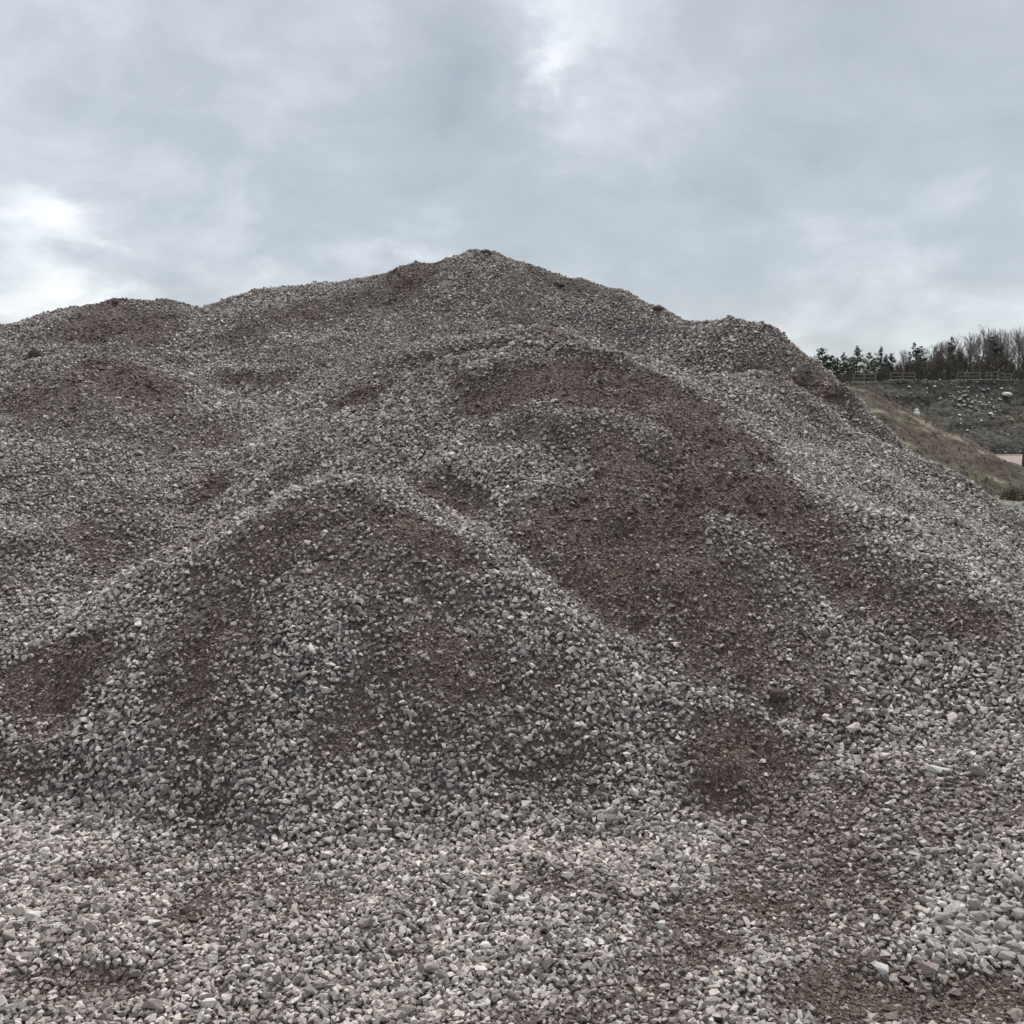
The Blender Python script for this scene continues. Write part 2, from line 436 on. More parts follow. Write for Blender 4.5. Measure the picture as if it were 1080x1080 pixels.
def euler_R(nrm, tilt, spin):                # frames: z along the normal, tilted, spun
    n = len(nrm)
    ax = rng.normal(size=(n, 3)) * tilt[:, None]
    z = nrm + ax; z /= np.linalg.norm(z, axis=1, keepdims=True)
    ref = np.stack([np.cos(spin), np.sin(spin), np.zeros(n)], -1)
    x = ref - (ref * z).sum(1, keepdims=True) * z; x /= np.linalg.norm(x, axis=1, keepdims=True)
    y = np.cross(z, x)
    return np.stack([x, y, z], -1)

PAL = np.array([(.43,.405,.382),(.33,.308,.29),(.24,.222,.208),(.53,.503,.475),(.38,.346,.326),(.28,.242,.226),(.385,.375,.358),(.16,.144,.134),(.68,.655,.62),(.38,.35,.31)])
PWT = np.array([.2,.19,.13,.12,.11,.07,.08,.04,.02,.04]); PWT = PWT / PWT.sum()
VV, FF, CC = [], [], []
NV = 0
def emit(pos, R, size, col, protos):
    global NV
    pick = rng.integers(0, len(protos), len(pos))
    for k, (V, F) in enumerate(protos):
        s = np.nonzero(pick == k)[0]
        if len(s) == 0: continue
        v = np.einsum('nij,nvj->nvi', R[s], V[None] * size[s][:, None, None]) + pos[s][:, None]
        VV.append(v.reshape(-1, 3).astype(np.float32))
        f = F[None] + (np.arange(len(s)) * len(V))[:, None, None] + NV
        FF.append(f.reshape(-1, 3).astype(np.int32))
        CC.append(np.repeat(col[s], len(V), 0).astype(np.float32))
        NV += len(s) * len(V)

def candidates(y0, y1, step, wide=1.22, pad=1.0, out=1.7):
    X = .5 * y1 * wide + pad + out
    xs = np.arange(-X, X, step); ys = np.arange(y0, y1, step)
    x, y = np.meshgrid(xs, ys); x = x.ravel(); y = y.ravel()
    x = x + rng.uniform(-.6, .6, len(x)) * step; y = y + rng.uniform(-.6, .6, len(y)) * step
    e = np.abs(x) - (.5 * y * wide + pad); k = (e < 0) | ((e < out) & (rng.random(len(x)) < .62))
    return x[k], y[k]

def in_view(x, y, z, n):                     # drop the stones on slopes that face well away
    v = np.stack([-x, -y, EYE + .6 - z], -1); v /= np.linalg.norm(v, axis=1, keepdims=True)
    return ((v * n).sum(1) > -.12) & (z > .3)

def stones(y0, y1, step, mean, protos, lift=.22, stack=0.0):
    x, y = candidates(y0, y1, step)
    d = dirt(x, y)
    patchy = np.clip(.5 + 2.6 * fbm(x * 7 + 2, y * 4.5 + 11, 4), 0, 1)
    k = rng.random(len(x)) > np.clip(d * (1.16 - .55 * patchy), 0, .95)
    x, y, d = x[k], y[k], d[k]
    # stones lost from the top layer where the fines come through
    z = hz(x, y); n = hn(x, y)
    k = in_view(x, y, z, n); x, y, z, n, d = x[k], y[k], z[k], n[k], d[k]
    m = len(x)
    big = 1 + .22 * fbm(x * .7 + 20, y * .7 + 3, 3) * 2
    size = mean * big * np.exp(rng.normal(0, .24, m)) * (1 - .18 * d)
    size = np.clip(size * (1 - .15 * lit_clean(x, y)), mean * .45, mean * 1.9)
    R = euler_R(n, rng.uniform(.1, 1.0, m), rng.uniform(0, 6.283, m))
    pos = np.stack([x, y, z], -1) + n * (size * (rng.uniform(-.05, lift * 2, m) - .22 * d) + stack)[:, None]
    col = PAL[rng.choice(len(PAL), m, p=PWT)] * np.exp(rng.normal(-.02, .37, (m, 1)))
    col = col * (1 + .14 * lit_clean(x, y)[:, None])  # crest light put into the stone colour; low-dirt flank paler as well
    red = np.clip(.5 + 1.6 * fbm(x * .9 + 50, y * .9, 3), 0, 1)[:, None]
    col = col * (1 - red * np.array([.0, .035, .04]))
    dust = (np.clip(d * .62 + .06, 0, .62) * np.where(rng.random(m) < .3, .25, 1))[:, None]
    col = col * np.array([1.09, 1.083, 1.068]); col = col * np.minimum(1, .66 / col.max(1, keepdims=True))
    col = col * (1 - dust) + np.array([.13, .092, .08]) * dust
    emit(pos, R, size, col, protos)

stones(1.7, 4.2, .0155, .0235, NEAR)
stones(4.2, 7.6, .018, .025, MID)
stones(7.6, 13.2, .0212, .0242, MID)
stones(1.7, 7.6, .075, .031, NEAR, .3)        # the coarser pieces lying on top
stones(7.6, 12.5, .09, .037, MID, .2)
def chips(y0, y1, step, lo, hi, thr):
    x, y = candidates(y0, y1, step, 1.12, .3, .8)
    d = dirt(x, y); k = rng.random(len(x)) < np.clip((d - thr) * 1.9, .0, .9)
    x, y, d = x[k], y[k], d[k]
    z = hz(x, y); n = hn(x, y); k = in_view(x, y, z, n); x, y, z, n, d = x[k], y[k], z[k], n[k], d[k]
    m = len(x); size = rng.uniform(lo, hi, m) * rng.uniform(.6, 1, m)
    col = np.array([.108, .075, .063]) * np.exp(rng.normal(0, .3, (m, 1)))
    g = rng.random(m) < .28
    col[g] = PAL[rng.choice(len(PAL), g.sum(), p=PWT)] * .8
    emit(np.stack([x, y, z], -1) + n * (size * .15)[:, None], euler_R(n, rng.uniform(.2, 1, m), rng.uniform(0, 6.3, m)), size, col, CHIP)
chips(1.8, 4.6, .0105, .006, .016, .12)
chips(4.6, 8.2, .017, .009, .022, .18)
chips(8.2, 12.4, .03, .014, .03, .25)
def clots(y0, y1, step, lo, hi):             # lumps of stuck-together fines
    x, y = candidates(y0, y1, step, 1.12, .3, .8)
    d = dirt(x, y); k = rng.random(len(x)) < np.clip((d - .3) * 1.5, 0, .8) * np.clip(.5 + 3 * fbm(x * 3 + 8, y * 3, 3), 0, 1)
    x, y = x[k], y[k]; z = hz(x, y); n = hn(x, y); k = in_view(x, y, z, n); x, y, z, n = x[k], y[k], z[k], n[k]
    m = len(x); size = lo + (hi - lo) * rng.random(m) ** 2.5
    col = np.array([.105, .076, .062]) * np.exp(rng.normal(0, .22, (m, 1)))
    emit(np.stack([x, y, z], -1) + n * (size * .05)[:, None], euler_R(n, rng.uniform(.1, .6, m), rng.uniform(0, 6.3, m)), size, col, NEAR)
clots(1.8, 5.5, .034, .012, .036)
clots(5.5, 12.2, .045, .018, .05)
V = np.concatenate(VV); F = np.concatenate(FF); CO = np.concatenate(CC)
print('stones: verts', len(V), 'tris', len(F))
me = tri_mesh('loose_gravel', V, F, CO)
gravel = link('loose_gravel', me, m_stone, heap)
tag(gravel, kind='stuff')
del V, F, CO, VV, FF, CC

# ------------------------------------------------------------------ single stones and clods on the heap
def lumpy(name, mat, seed, flat=.7, npts=40, rough=.12, long=1.2):
    r = np.random.default_rng(seed)
    bm = bmesh.new(); bmesh.ops.create_icosphere(bm, subdivisions=3, radius=.5)
    pl = r.normal(size=(npts, 3)); pl /= np.linalg.norm(pl, axis=1, keepdims=True); off = r.uniform(.33, .5, npts)
    for v in bm.verts:
        c_ = np.array(v.co[:])
        for nrm, o in zip(pl, off):
            t = c_ @ nrm - o
            if t > 0: c_ = c_ - nrm * t
        c_ = c_ * (1 + rough * (r.random() - .5))
        v.co = c_ * np.array([long, 1.0, flat])
    me = bpy.data.meshes.new(name); bm.to_mesh(me); bm.free()
    me.polygons.foreach_set('use_smooth', np.zeros(len(me.polygons), bool))
    me.materials.append(mat)
    return me

def hull(name, mat, seed, flat):               # one angular crushed stone with slightly worn edges
    V_, F_ = proto(15, flat, seed)
    me = bpy.data.meshes.new(name); me.from_pydata(V_.tolist(), [], F_.tolist())
    bm = bmesh.new(); bm.from_mesh(me)
    bmesh.ops.bevel(bm, geom=bm.edges[:], offset=.03, segments=1, affect='EDGES')
    bm.to_mesh(me); bm.free()
    me.polygons.foreach_set('use_smooth', np.zeros(len(me.polygons), bool)); me.materials.append(mat)
    return me

def set_on(o, p, size, sink=.1, tilt=.3):
    n = hn(np.array([p[0]]), np.array([p[1]]))[0]
    q = Vector((0, 0, 1)).rotation_difference(Vector(n))
    o.rotation_mode = 'QUATERNION'
    o.rotation_quaternion = Matrix.Rotation(random.uniform(-tilt, tilt), 4, 'X').to_quaternion() @ q @ Matrix.Rotation(random.uniform(0, 6.28), 4, 'Z').to_quaternion()
    o.location = Vector(p) + Vector(n) * size * (.3 - sink)
    o.scale = (size,) * 3

CLODS = [
 (513, 266, .13, 'dark dirt clod perched on the very peak of the heap'),
 (123, 318, .09, 'small dark clod on top of the left hump of the skyline'),
 (37, 372, .13, 'dark brown clod on the left slope below the left hump'),
 (694, 325, .11, 'dark clod on the right skyline between the peak and the right hump'),
 (590, 299, .12, 'low brown clod on the slope just right of the peak'),
 (843, 404, .09, 'dark dirt clod at the upper right shoulder of the heap'),
 (878, 415, .08, 'reddish dirt clod on the bare flank beyond the right shoulder'),
 (820, 735, .09, 'flat dark dirt clod in the hollow above the small dirt mound'),
]
for i, (px, py, s, lab) in enumerate(CLODS):
    o = link('dirt_clod', lumpy('dirt_clod', m_clod, 40 + i, .7, 60, .3))
    set_on(o, hit(px, py + 2), s, .2); tag(o, lab, 'clod')

WHITES = [
 (697, 979, .033, 'bright white rounded stone on the brown dirt patch below the small mound'),
 (880, 970, .034, 'white flat stone at the upper edge of the dark dirt in the lower right'),
 (352, 914, .036, 'whitish long stone on the grey apron straight below the front mound'),
 (365, 988, .038, 'white flat oval stone on the grey apron, nearer of two in line'),
 (608, 766, .036, 'small white stone on the right end of the front mound face'),
 (35, 971, .05, 'pale flat slab of stone at the left edge of the grey apron'),
 (163, 979, .042, 'pale oval stone beside the reddish streak on the left apron'),
 (987, 818, .055, 'large pale rounded stone standing out on the right lower slope'),
 (925, 1028, .05, 'pale rounded stone lying alone on the bare dirt at the lower right'),
 (340, 872, .034, 'small pale stone at the foot of the front mound'),
]
for i, (px, py, s, lab) in enumerate(WHITES):
    o = link('stone', hull('stone', m_white, 80 + i, .75))
    set_on(o, hit(px, py), s, -.05); tag(o, lab, 'stone', 'pale stones standing out from the gravel')

m_coarse = rock_mat('coarse grey stone', (.2, .183, .17), (.46, .43, .4), 90, .5, .004)
cm = [hull('coarse_stone', m_coarse, 120 + i, random.uniform(.6, .95)) for i in range(16)]
for i in range(46):
    px = random.uniform(985, 1078); py = 978 + .35 * abs(px - 1035) + random.uniform(-22, 30)
    o = bpy.data.objects.new('coarse_stone', cm[i % 16]); C.objects.link(o)
    s = random.uniform(.03, .05); set_on(o, hit(px, py), s, -.12, .6)
    tag(o, 'large angular grey stone in the coarse clump at the lower right edge', 'stone', 'large stones clumped at the lower right edge')

# ------------------------------------------------------------------ quarry floor, track, bank
def sheet(name, x0, x1, y0, y1, z, mat, n=1):
    me = bpy.data.meshes.new(name)
    me.from_pydata([(x0, y0, z), (x1, y0, z), (x1, y1, z), (x0, y1, z)], [], [(0, 1, 2, 3)]); me.materials.append(mat)
    o = link(name, me); tag(o, kind='structure'); return o
sheet('ground', -3000, 3000, -3000, 3000, 0, m_ground)
v = []; f = []
for i in range(41):
    x = -30 + i * 5; y0 = 92 + 2.5 * math.sin(x * .05) + random.uniform(-.6, .6); y1 = 133 + random.uniform(-.8, .8)
    v += [(x, y0, .004), (x, y1, .004)]
    if i: f.append((2 * i - 2, 2 * i, 2 * i + 1, 2 * i - 1))
me = bpy.data.meshes.new('track'); me.from_pydata(v, [], f); me.materials.append(m_track)
tag(link('track', me), kind='structure')

def top_z(x):                                # height of the bank's edge
    return 10.2 + .5 * np.clip((x - 50) / 30, -1, 1) + .35 * (vnoise(x * .12, x * 0 + 3) - .5)
bx = np.arange(-220, 260, .9)
prof = np.concatenate([np.linspace(-.02, 1.0, 44), np.array([1.06, 1.15, 1.4, 2, 4, 12, 40])])
BX, BT = np.meshgrid(bx, prof, indexing='ij')
toe = 140 + 3 * (vnoise(BX * .03, BX * 0) - .5); 
BY = toe + np.clip(BT, -.1, 1) * 15 + np.maximum(BT - 1, 0) * 14
tt = np.clip(BT, 0, 1)
BZ = top_z(BX) * (tt ** 1.12) + .25 * np.maximum(BT - 1.05, 0).clip(0, 1)
gul = (1.6 * fbm(BX * .10 + BT * .9, BT * 1.2, 4) + .8 * fbm(BX * .35, BT * 6 + 4, 4) + .45 * fbm(BX * .9, BT * 16, 3)) * np.sin(np.pi * np.clip(BT, 0, 1)) ** .6
BY = BY - 1.7 * gul * (BT < 1.0); BZ = BZ + .9 * gul * (BT < 1.0) + (BT >= .99) * .22 * fbm(BX * .7, BT * 3, 3)
BZ = np.where(BT < 0, -.4, BZ)
n0, n1_ = BX.shape; ii = np.arange(n0 * n1_).reshape(n0, n1_)
q = np.stack([ii[:-1, :-1], ii[1:, :-1], ii[1:, 1:], ii[:-1, 1:]], -1).reshape(-1, 4)
bank = link('quarry_bank_terrain', tri_mesh('quarry_bank_terrain', np.c_[BX.ravel(), BY.ravel(), BZ.ravel()], q, smooth=True), m_bank)
tag(bank, kind='structure')
def bank_at(px, py):                         # a point of the bank seen at that place
    d = ray(px, py)
    sx = (BX - d[0] * BY) ** 2 / 1 + (BZ - EYE - d[2] * BY) ** 2
    sx = np.where(BT > 1.02, 1e9, sx); k = np.unravel_index(np.argmin(sx), sx.shape)
    return np.array([BX[k], BY[k], BZ[k]])
def edge(px):                                # the bank's edge along a sight line
    Y = 155.3; x = ray(px, 400)[0] * Y
    k = int(np.argmin(np.abs(bx - x))); j = 43
    return np.array([x, BY[k, j] + .7, BZ[k, j + 1] + .02])

# rubble on the bank
RK = [lumpy('pale_rock', m_pale, 200 + i, random.uniform(.5, .8), 14, .05) for i in range(5)]
def rock(px, py, s, lab, group=None, sc=(1, 1, 1), rz=None):
    o = bpy.data.objects.new('pale_rock', RK[random.randrange(5)]); C.objects.link(o)
    p = bank_at(px, py); j_ = random.uniform(-.6, .6) if group else 0; k_ = random.uniform(-.3, .3) if group else 0
    o.location = Vector(p) + Vector((j_, -.3 * s + k_ * 1.4, .15 * s + k_)); o.scale = (s * sc[0], s * sc[1], s * sc[2])
    o.rotation_euler = (random.uniform(-.4, .4), random.uniform(-.4, .4), random.uniform(0, 6.3) if rz is None else rz)
    tag(o, lab, 'rock', group); return o
rock(1060, 418, 1.25, 'largest white rock high on the dark quarry bank under the double railing', None, (1, 1, .9), .2)
rock(1056, 411, .5, 'small white rock just above the largest white rock on the bank')
rock(967, 441, 1.6, 'tall pale slab of rock at the foot of the bank beside the earth mound', None, (.7, .7, 1.3), .4)
rock(964, 436, 1.0, 'slim white splinter of rock leaning over the tall pale slab', None, (.6, .6, 1.6), .1)
for i in range(130):
    if i < 105: px = random.gauss(1026, 20); py = 424 + .2 * (px - 1026) + random.gauss(0, 8.5)
    else: px = random.uniform(930, 1079); py = random.uniform(408, 470)
    if px > 1082 or py < 406: continue
    rock(px, py, random.uniform(.16, .34) * random.uniform(.8, 1.6),
         'small pale rock among many strewn over the middle of the dark quarry bank' if i < 105 else 'small pale rock lying apart on the dark quarry bank',
         'pale rocks strewn in a cluster on the bank' if i < 105 else 'pale rocks dotted over the bank', (1.2, 1, .8))
VVr, FFr, CCr = [], [], []; nv = 0
for i in range(5200):
    V0, F0 = MID[i % 24]
    k = random.randrange(200, n0 - 40), random.randrange(2, 44)
    if random.random() < .4: k = (k[0], random.choice((2, 3, 4, 42, 43)))
    s = random.uniform(.1, .36)
    VVr.append(V0 * s + np.array([BX[k], BY[k] - .05, BZ[k] + .05]) + np.array([random.uniform(-.4, .4), 0, random.uniform(-.05, .1)])); FFr.append(F0 + nv); nv += len(V0); CCr += [random.choice(((.08,.078,.07),(.14,.135,.125),(.2,.195,.18),(.3,.29,.27),(.45,.44,.41),(.12,.09,.06)))] * len(V0)
for i in range(2600):                        # loose stone spilled on the quarry floor
    V0, F0 = MID[i % 24]; y = random.uniform(30, 78); x = .5 * y * random.uniform(.75, 1.3); s = random.uniform(.06, .2) * random.uniform(.6, 1.3)
    VVr.append(V0 * s + np.array([x, y, s * .15])); FFr.append(F0 + nv); nv += len(V0); CCr += [random.choice(((.1,.1,.09),(.2,.19,.17),(.33,.31,.28),(.16,.13,.1)))] * len(V0)
tag(link('rubble', tri_mesh('rubble', np.concatenate(VVr), np.concatenate(FFr), np.array(CCr)), m_stone), kind='stuff')

# soil mound behind the right flank
MR = [[(780,395,78),(860,396,80),(897,410,82),(934,437,85),(967,455,90),(992,466,92),(1022,476,94),(1036,490,94),(1058,510,86)],
      [(930,470,76),(975,482,74),(1010,488,73),(1045,500,72)]]
MSEG = []
for k, pts in enumerate(MR):
    qs = [P(*p) for p in pts]
    for a, c_ in zip(qs[:-1], qs[1:]): MSEG.append((a, c_, .55 if k == 0 else .45, 1.2))
mx, my = np.meshgrid(np.arange(5, 60, .35), np.arange(52, 118, .35), indexing='ij')
wx = mx + 1.6 * fbm(mx * .2, my * .2, 3); wy = my + 1.6 * fbm(mx * .2 + 9, my * .2, 3)
mz = np.full(mx.shape, -3.0)
for a, c_, s, r in MSEG:
    ex, ey = c_[0] - a[0], c_[1] - a[1]
    t = np.clip(((wx - a[0]) * ex + (wy - a[1]) * ey) / (ex * ex + ey * ey), 0, 1)
    d = np.hypot(wx - a[0] - t * ex, wy - a[1] - t * ey)
    mz = np.maximum(mz, a[2] + t * (c_[2] - a[2]) - s * (np.sqrt(d * d + r * r) - r))
mz += 1.3 * fbm(mx * .3, my * .3, 4) + .5 * fbm(mx * 1.2, my * 1.2, 3)
n0, n1_ = mx.shape; ii = np.arange(n0 * n1_).reshape(n0, n1_)
q = np.stack([ii[:-1, :-1], ii[1:, :-1], ii[1:, 1:], ii[:-1, 1:]], -1).reshape(-1, 4)
q = q[mz.ravel()[q].max(1) > -.3]
used = np.unique(q); remap = np.zeros(n0 * n1_, int); remap[used] = np.arange(len(used))
mound = link('earth_mound', tri_mesh('earth_mound', np.c_[mx.ravel(), my.ravel(), mz.ravel()][used], remap[q], smooth=True), m_mound)
tag(mound, 'tan earth mound with dry grass behind the right flank of the gravel heap', 'earth mound')
gv, gf = [], []; 
for i in range(9000):
    a = random.randrange(n0), random.randrange(n1_)
    if mz[a] < .1 or vnoise(np.array(mx[a] * .16), np.array(my[a] * .16)) < .45: continue
    x, y, z = mx[a] + random.uniform(-.2, .2), my[a] + random.uniform(-.2, .2), mz[a]
    for j in range(3):
        t = random.uniform(0, 6.28); h = random.uniform(.05, .2); w = .06
        k = len(gv); gv += [(x - w * math.cos(t), y - w * math.sin(t), z - .1), (x + w * math.cos(t), y + w * math.sin(t), z - .1), (x + random.uniform(-.2, .2), y + random.uniform(-.2, .2), z + h)]
        gf.append((k, k + 1, k + 2))
me = bpy.data.meshes.new('dry_grass'); me.from_pydata(gv, [], gf); me.materials.append(m_straw)
tag(link('dry_grass', me, None, mound), kind='stuff')

# round dry shrub on the sandy floor
def shrub(name, r, h, mat, n=900):
    t = MB(); lv, lf = [], []
    for i in range(40):
        a = random.uniform(0, 6.28); e = random.uniform(.2, 1.4); L = random.uniform(.6, 1)
        p = (r * L * math.cos(a) * math.cos(e), r * L * math.sin(a) * math.cos(e), h * L * math.sin(e))
        t.tube((0, 0, -.05), p, .018, .006, 3)
    for i in range(n):
        a = random.uniform(0, 6.28); e = math.asin(random.uniform(.02, 1)); L = random.uniform(.45, 1) ** .5
        L *= 1 + .25 * math.sin(3 * a) * math.cos(2 * e)
        p = Vector((r * L * math.cos(a) * math.cos(e), r * L * math.sin(a) * math.cos(e), h * L * math.sin(e)))
        u = Vector((random.gauss(0, 1), random.gauss(0, 1), random.gauss(0, 1))).normalized() * .09; w = u.orthogonal().normalized() * .05
        k = len(lv); lv += [tuple(p - w), tuple(p + u), tuple(p + w)]; lf.append((k, k + 1, k + 2))
    me = bpy.data.meshes.new('foliage'); me.from_pydata(lv, [], lf); me.materials.append(mat)
    return t.mesh('stem', m_twig), me
root = empty('dry_shrub', (P(1070, 526, 62)[0], 62, 0))
tag(root, 'low round dry shrub on the sandy quarry floor at the right edge', 'shrub')
st_, fo_ = shrub('dry_shrub', .75, .85, m_lump, 1600)
link('stem', st_, None, root); link('foliage', fo_, None, root)

# dark post on the track
root = empty('post', (P(1080, 497, 94)[0] + .02, 94, 0.004))
tag(root, 'dark grey tapered post standing on the pinkish track at the right edge', 'post')
m = MB(); m.tube((0, 0, 0), (0, 0, 2.55), .26, .17, 10); link('shaft', m.mesh('shaft', m_post), None, root)
m = MB(); m.tube((0, 0, -.02), (0, 0, .12), .42, .36, 10); link('base', m.mesh('base', m_post), None, root)
m = MB(); m.tube((0, 0, 2.55), (0, 0, 2.62), .21, .19, 10); link('cap', m.mesh('cap', m_post), None, root)

# railings along the bank's edge
def make_rail(w, h, label, loc, rz):
    root = empty('railing', loc, rz); tag(root, label, 'railing', 'wooden railings along the bank edge')
    for t in (-.5, 0, .5):
        m = MB(); m.box((t * (w - .14), 0, h / 2), (.13, .13, h)); link('post', m.mesh('post', m_wood, .012), None, root)
    for z, hh in ((h + .055, .11), (h * .56, .10)):
        m = MB(); m.box((0, -.09 if z < h else 0, z), (w + .1 if z > h else w - .02, .05 if z < h else .16, hh)); link('rail', m.mesh('rail', m_wood, .01), None, root)
    m = MB(); m.box((0, -.26, .07), (w + .5, .3, .16)); link('kerb_beam', m.mesh('kerb_beam', m_beam, .015), None, root)
for (x0, x1, h, lab) in [
    (897, 921, 1.15, 'grey railing in front of the pines, next to the heap shoulder'),
    (936, 962, 1.05, 'grey railing between the last pine and the bare trees, second from the heap'),
    (1006, 1030, 1.05, 'grey railing standing alone below the tall fan shaped bare tree'),
    (1036, 1049, 1.1, 'short grey railing overlapped by a lower railing on its right'),
    (1049.5, 1064, .95, 'lower grey railing attached to the right end of the short railing'),
    (1078, 1100, 1.25, 'grey railing cut off by the right border of the picture')]:
    a = edge((x0 + x1) / 2)
    make_rail((x1 - x0) * 155 / 1080, h, lab, (a[0], a[1] - .2, a[2] - .05), random.uniform(-.04, .04))

# ------------------------------------------------------------------ trees on the bank
def pine_mesh(h, seed, wid=.32, open_=.5):
    r = random.Random(seed)
    t = MB(); n = 6; pts = [Vector((r.uniform(-.03, .03) * h * i / n, r.uniform(-.03, .03) * h * i / n, h * i / n)) for i in range(n + 1)]
    for i in range(n): t.tube(pts[i], pts[i + 1], .022 * h * (1 - i / n) + .015, .022 * h * (1 - (i + 1) / n) + .012, 6)
    lv, lf = [], []
    z = h * .04
    while z < h * .99:
        u = z / h; R = wid * h * (1 - u) ** .75 * (.75 + .25 * min(1, u * 4)) * r.uniform(.5, 1.25) + .06
        nb = r.randint(4, 6)
        i = min(n - 1, int(u * n)); c_ = pts[i].lerp(pts[i + 1], u * n - i)
        for k in range(nb):
            if r.random() < open_ * .35: continue
            a = r.uniform(0, 6.28); L = R * r.uniform(.6, 1.1); up = r.uniform(.15, .55) * L
            e = c_ + Vector((math.cos(a) * L, math.sin(a) * L, up))
            t.tube(c_, e, .02, .008, 3)
            for s in range(max(4, int(L * 20))):
                q = c_.lerp(e, r.uniform(.25, 1.08)) + Vector((r.gauss(0, .09), r.gauss(0, .09), r.gauss(.03, .07))) * (.6 + L * .5)
                for j in range(5):
                    dv = (Vector((r.gauss(0, 1), r.gauss(0, 1), r.gauss(.5, .8)))).normalized() * r.uniform(.12, .24)
                    w = dv.orthogonal().normalized() * .035
                    kk = len(lv); lv += [tuple(q - w), tuple(q + dv), tuple(q + w)]; lf.append((kk, kk + 1, kk + 2))
        z += h * r.uniform(.035, .06)
    me = bpy.data.meshes.new('crown'); me.from_pydata(lv, [], lf)
    return t.mesh('trunk', m_bark), me

def bare_mesh(h, seed, spread=.4, limbs=6, bole=.22, upright=.5, trunks=1):
    r = random.Random(seed); tr = MB(); cr = MB()
    def grow(p, d, L, rad, lev):
        n = 3; q = p
        for i in range(n):
            d = (d + Vector((r.gauss(0, .09), r.gauss(0, .09), r.gauss(.07, .05)))).normalized()
            e = q + d * L / n; r1 = rad * (1 - .16 * (i + 1))
            cr.tube(q, e, rad * (1 - .16 * i), r1, 4 if lev < 2 else 3)
            if lev < 4:
                for k in range(r.choice((1, 2, 2)) if lev < 3 else r.choice((1, 2, 2))):
                    o = Matrix.Rotation(r.uniform(0, 6.28), 3, d) @ d.orthogonal().normalized()
                    grow(e, (d + o * r.uniform(spread * .7, spread * 1.5)).normalized(), L * r.uniform(.45, .68), max(r1 * .55, .015), lev + 1)
            q = e
    for k in range(trunks):
        b0 = Vector((r.uniform(-.5, .5) * (trunks > 1), r.uniform(-.3, .3) * (trunks > 1), 0)); lean = Vector((r.gauss(0, .05), r.gauss(0, .05), 1)).normalized()
        R0 = .017 * h / trunks ** .4; hb = h * bole; t = b0 + lean * hb
        tr.tube(b0, b0 + lean * hb * .12, R0 * 1.35, R0, 7); tr.tube(b0 + lean * hb * .12, t, R0, R0 * .8, 7)
        tt_ = t + lean * h * .3; tr.tube(t, tt_, R0 * .8, R0 * .4, 6)
        for j in range(limbs):
            f = j / max(1, limbs - 1); a = 2.4 * j + r.uniform(-.4, .4)
            o = Vector((math.cos(a), math.sin(a), 0))
            grow(t.lerp(tt_, f), (Vector((0, 0, 1)) + o * upright * (1.25 - .9 * f) * r.uniform(.7, 1.2)).normalized(), h * r.uniform(.3, .38) * (1 - .2 * f), R0 * .42, 1)
    return tr.mesh('trunk', m_bark), cr.mesh('crown', m_twig)

PINES = [pine_mesh(5.2, 1, .52, .6), pine_mesh(5.4, 2, .4, .8), pine_mesh(5.2, 3, .4, .8), pine_mesh(6.5, 4, .34, .7)]
for i, (t_, c_) in enumerate(PINES): c_.materials.append(m_needle if i < 2 else m_needle2)
BARE = [bare_mesh(8.5, 5, .42, 8, .2, .75), bare_mesh(8.0, 6, .45, 9, .22, .5), bare_mesh(5.5, 7, .45, 4, .06, .5, 4), bare_mesh(4.0, 9, .5, 4, .05, .7, 4)]
def top(me_pair):
    return max(max(v.co.z for v in m_.vertices) for m_ in me_pair)
HT = {id(k): top(k) for k in PINES + BARE}
def tree(name, pair, px, py_top, Y, label, group, cat='tree', rz=None):
    x = ray(px, 400)[0] * Y
    base = 10.5 if Y > 140 else 0
    h = P(px, py_top, Y)[2] - base
    root = empty(name, (x, Y, base - .1), random.uniform(0, 6.28) if rz is None else rz); tag(root, label, cat, group)
    s = (h + .1) / HT[id(pair)]; root.scale = (s, s, s)
    for me_, nm in zip(pair, ('trunk', 'crown')): link(nm, me_, None, root)
G1 = 'pines on the bank behind the railing'; G2 = 'leafless trees on the bank'; G3 = 'leafless bushes on the bank'
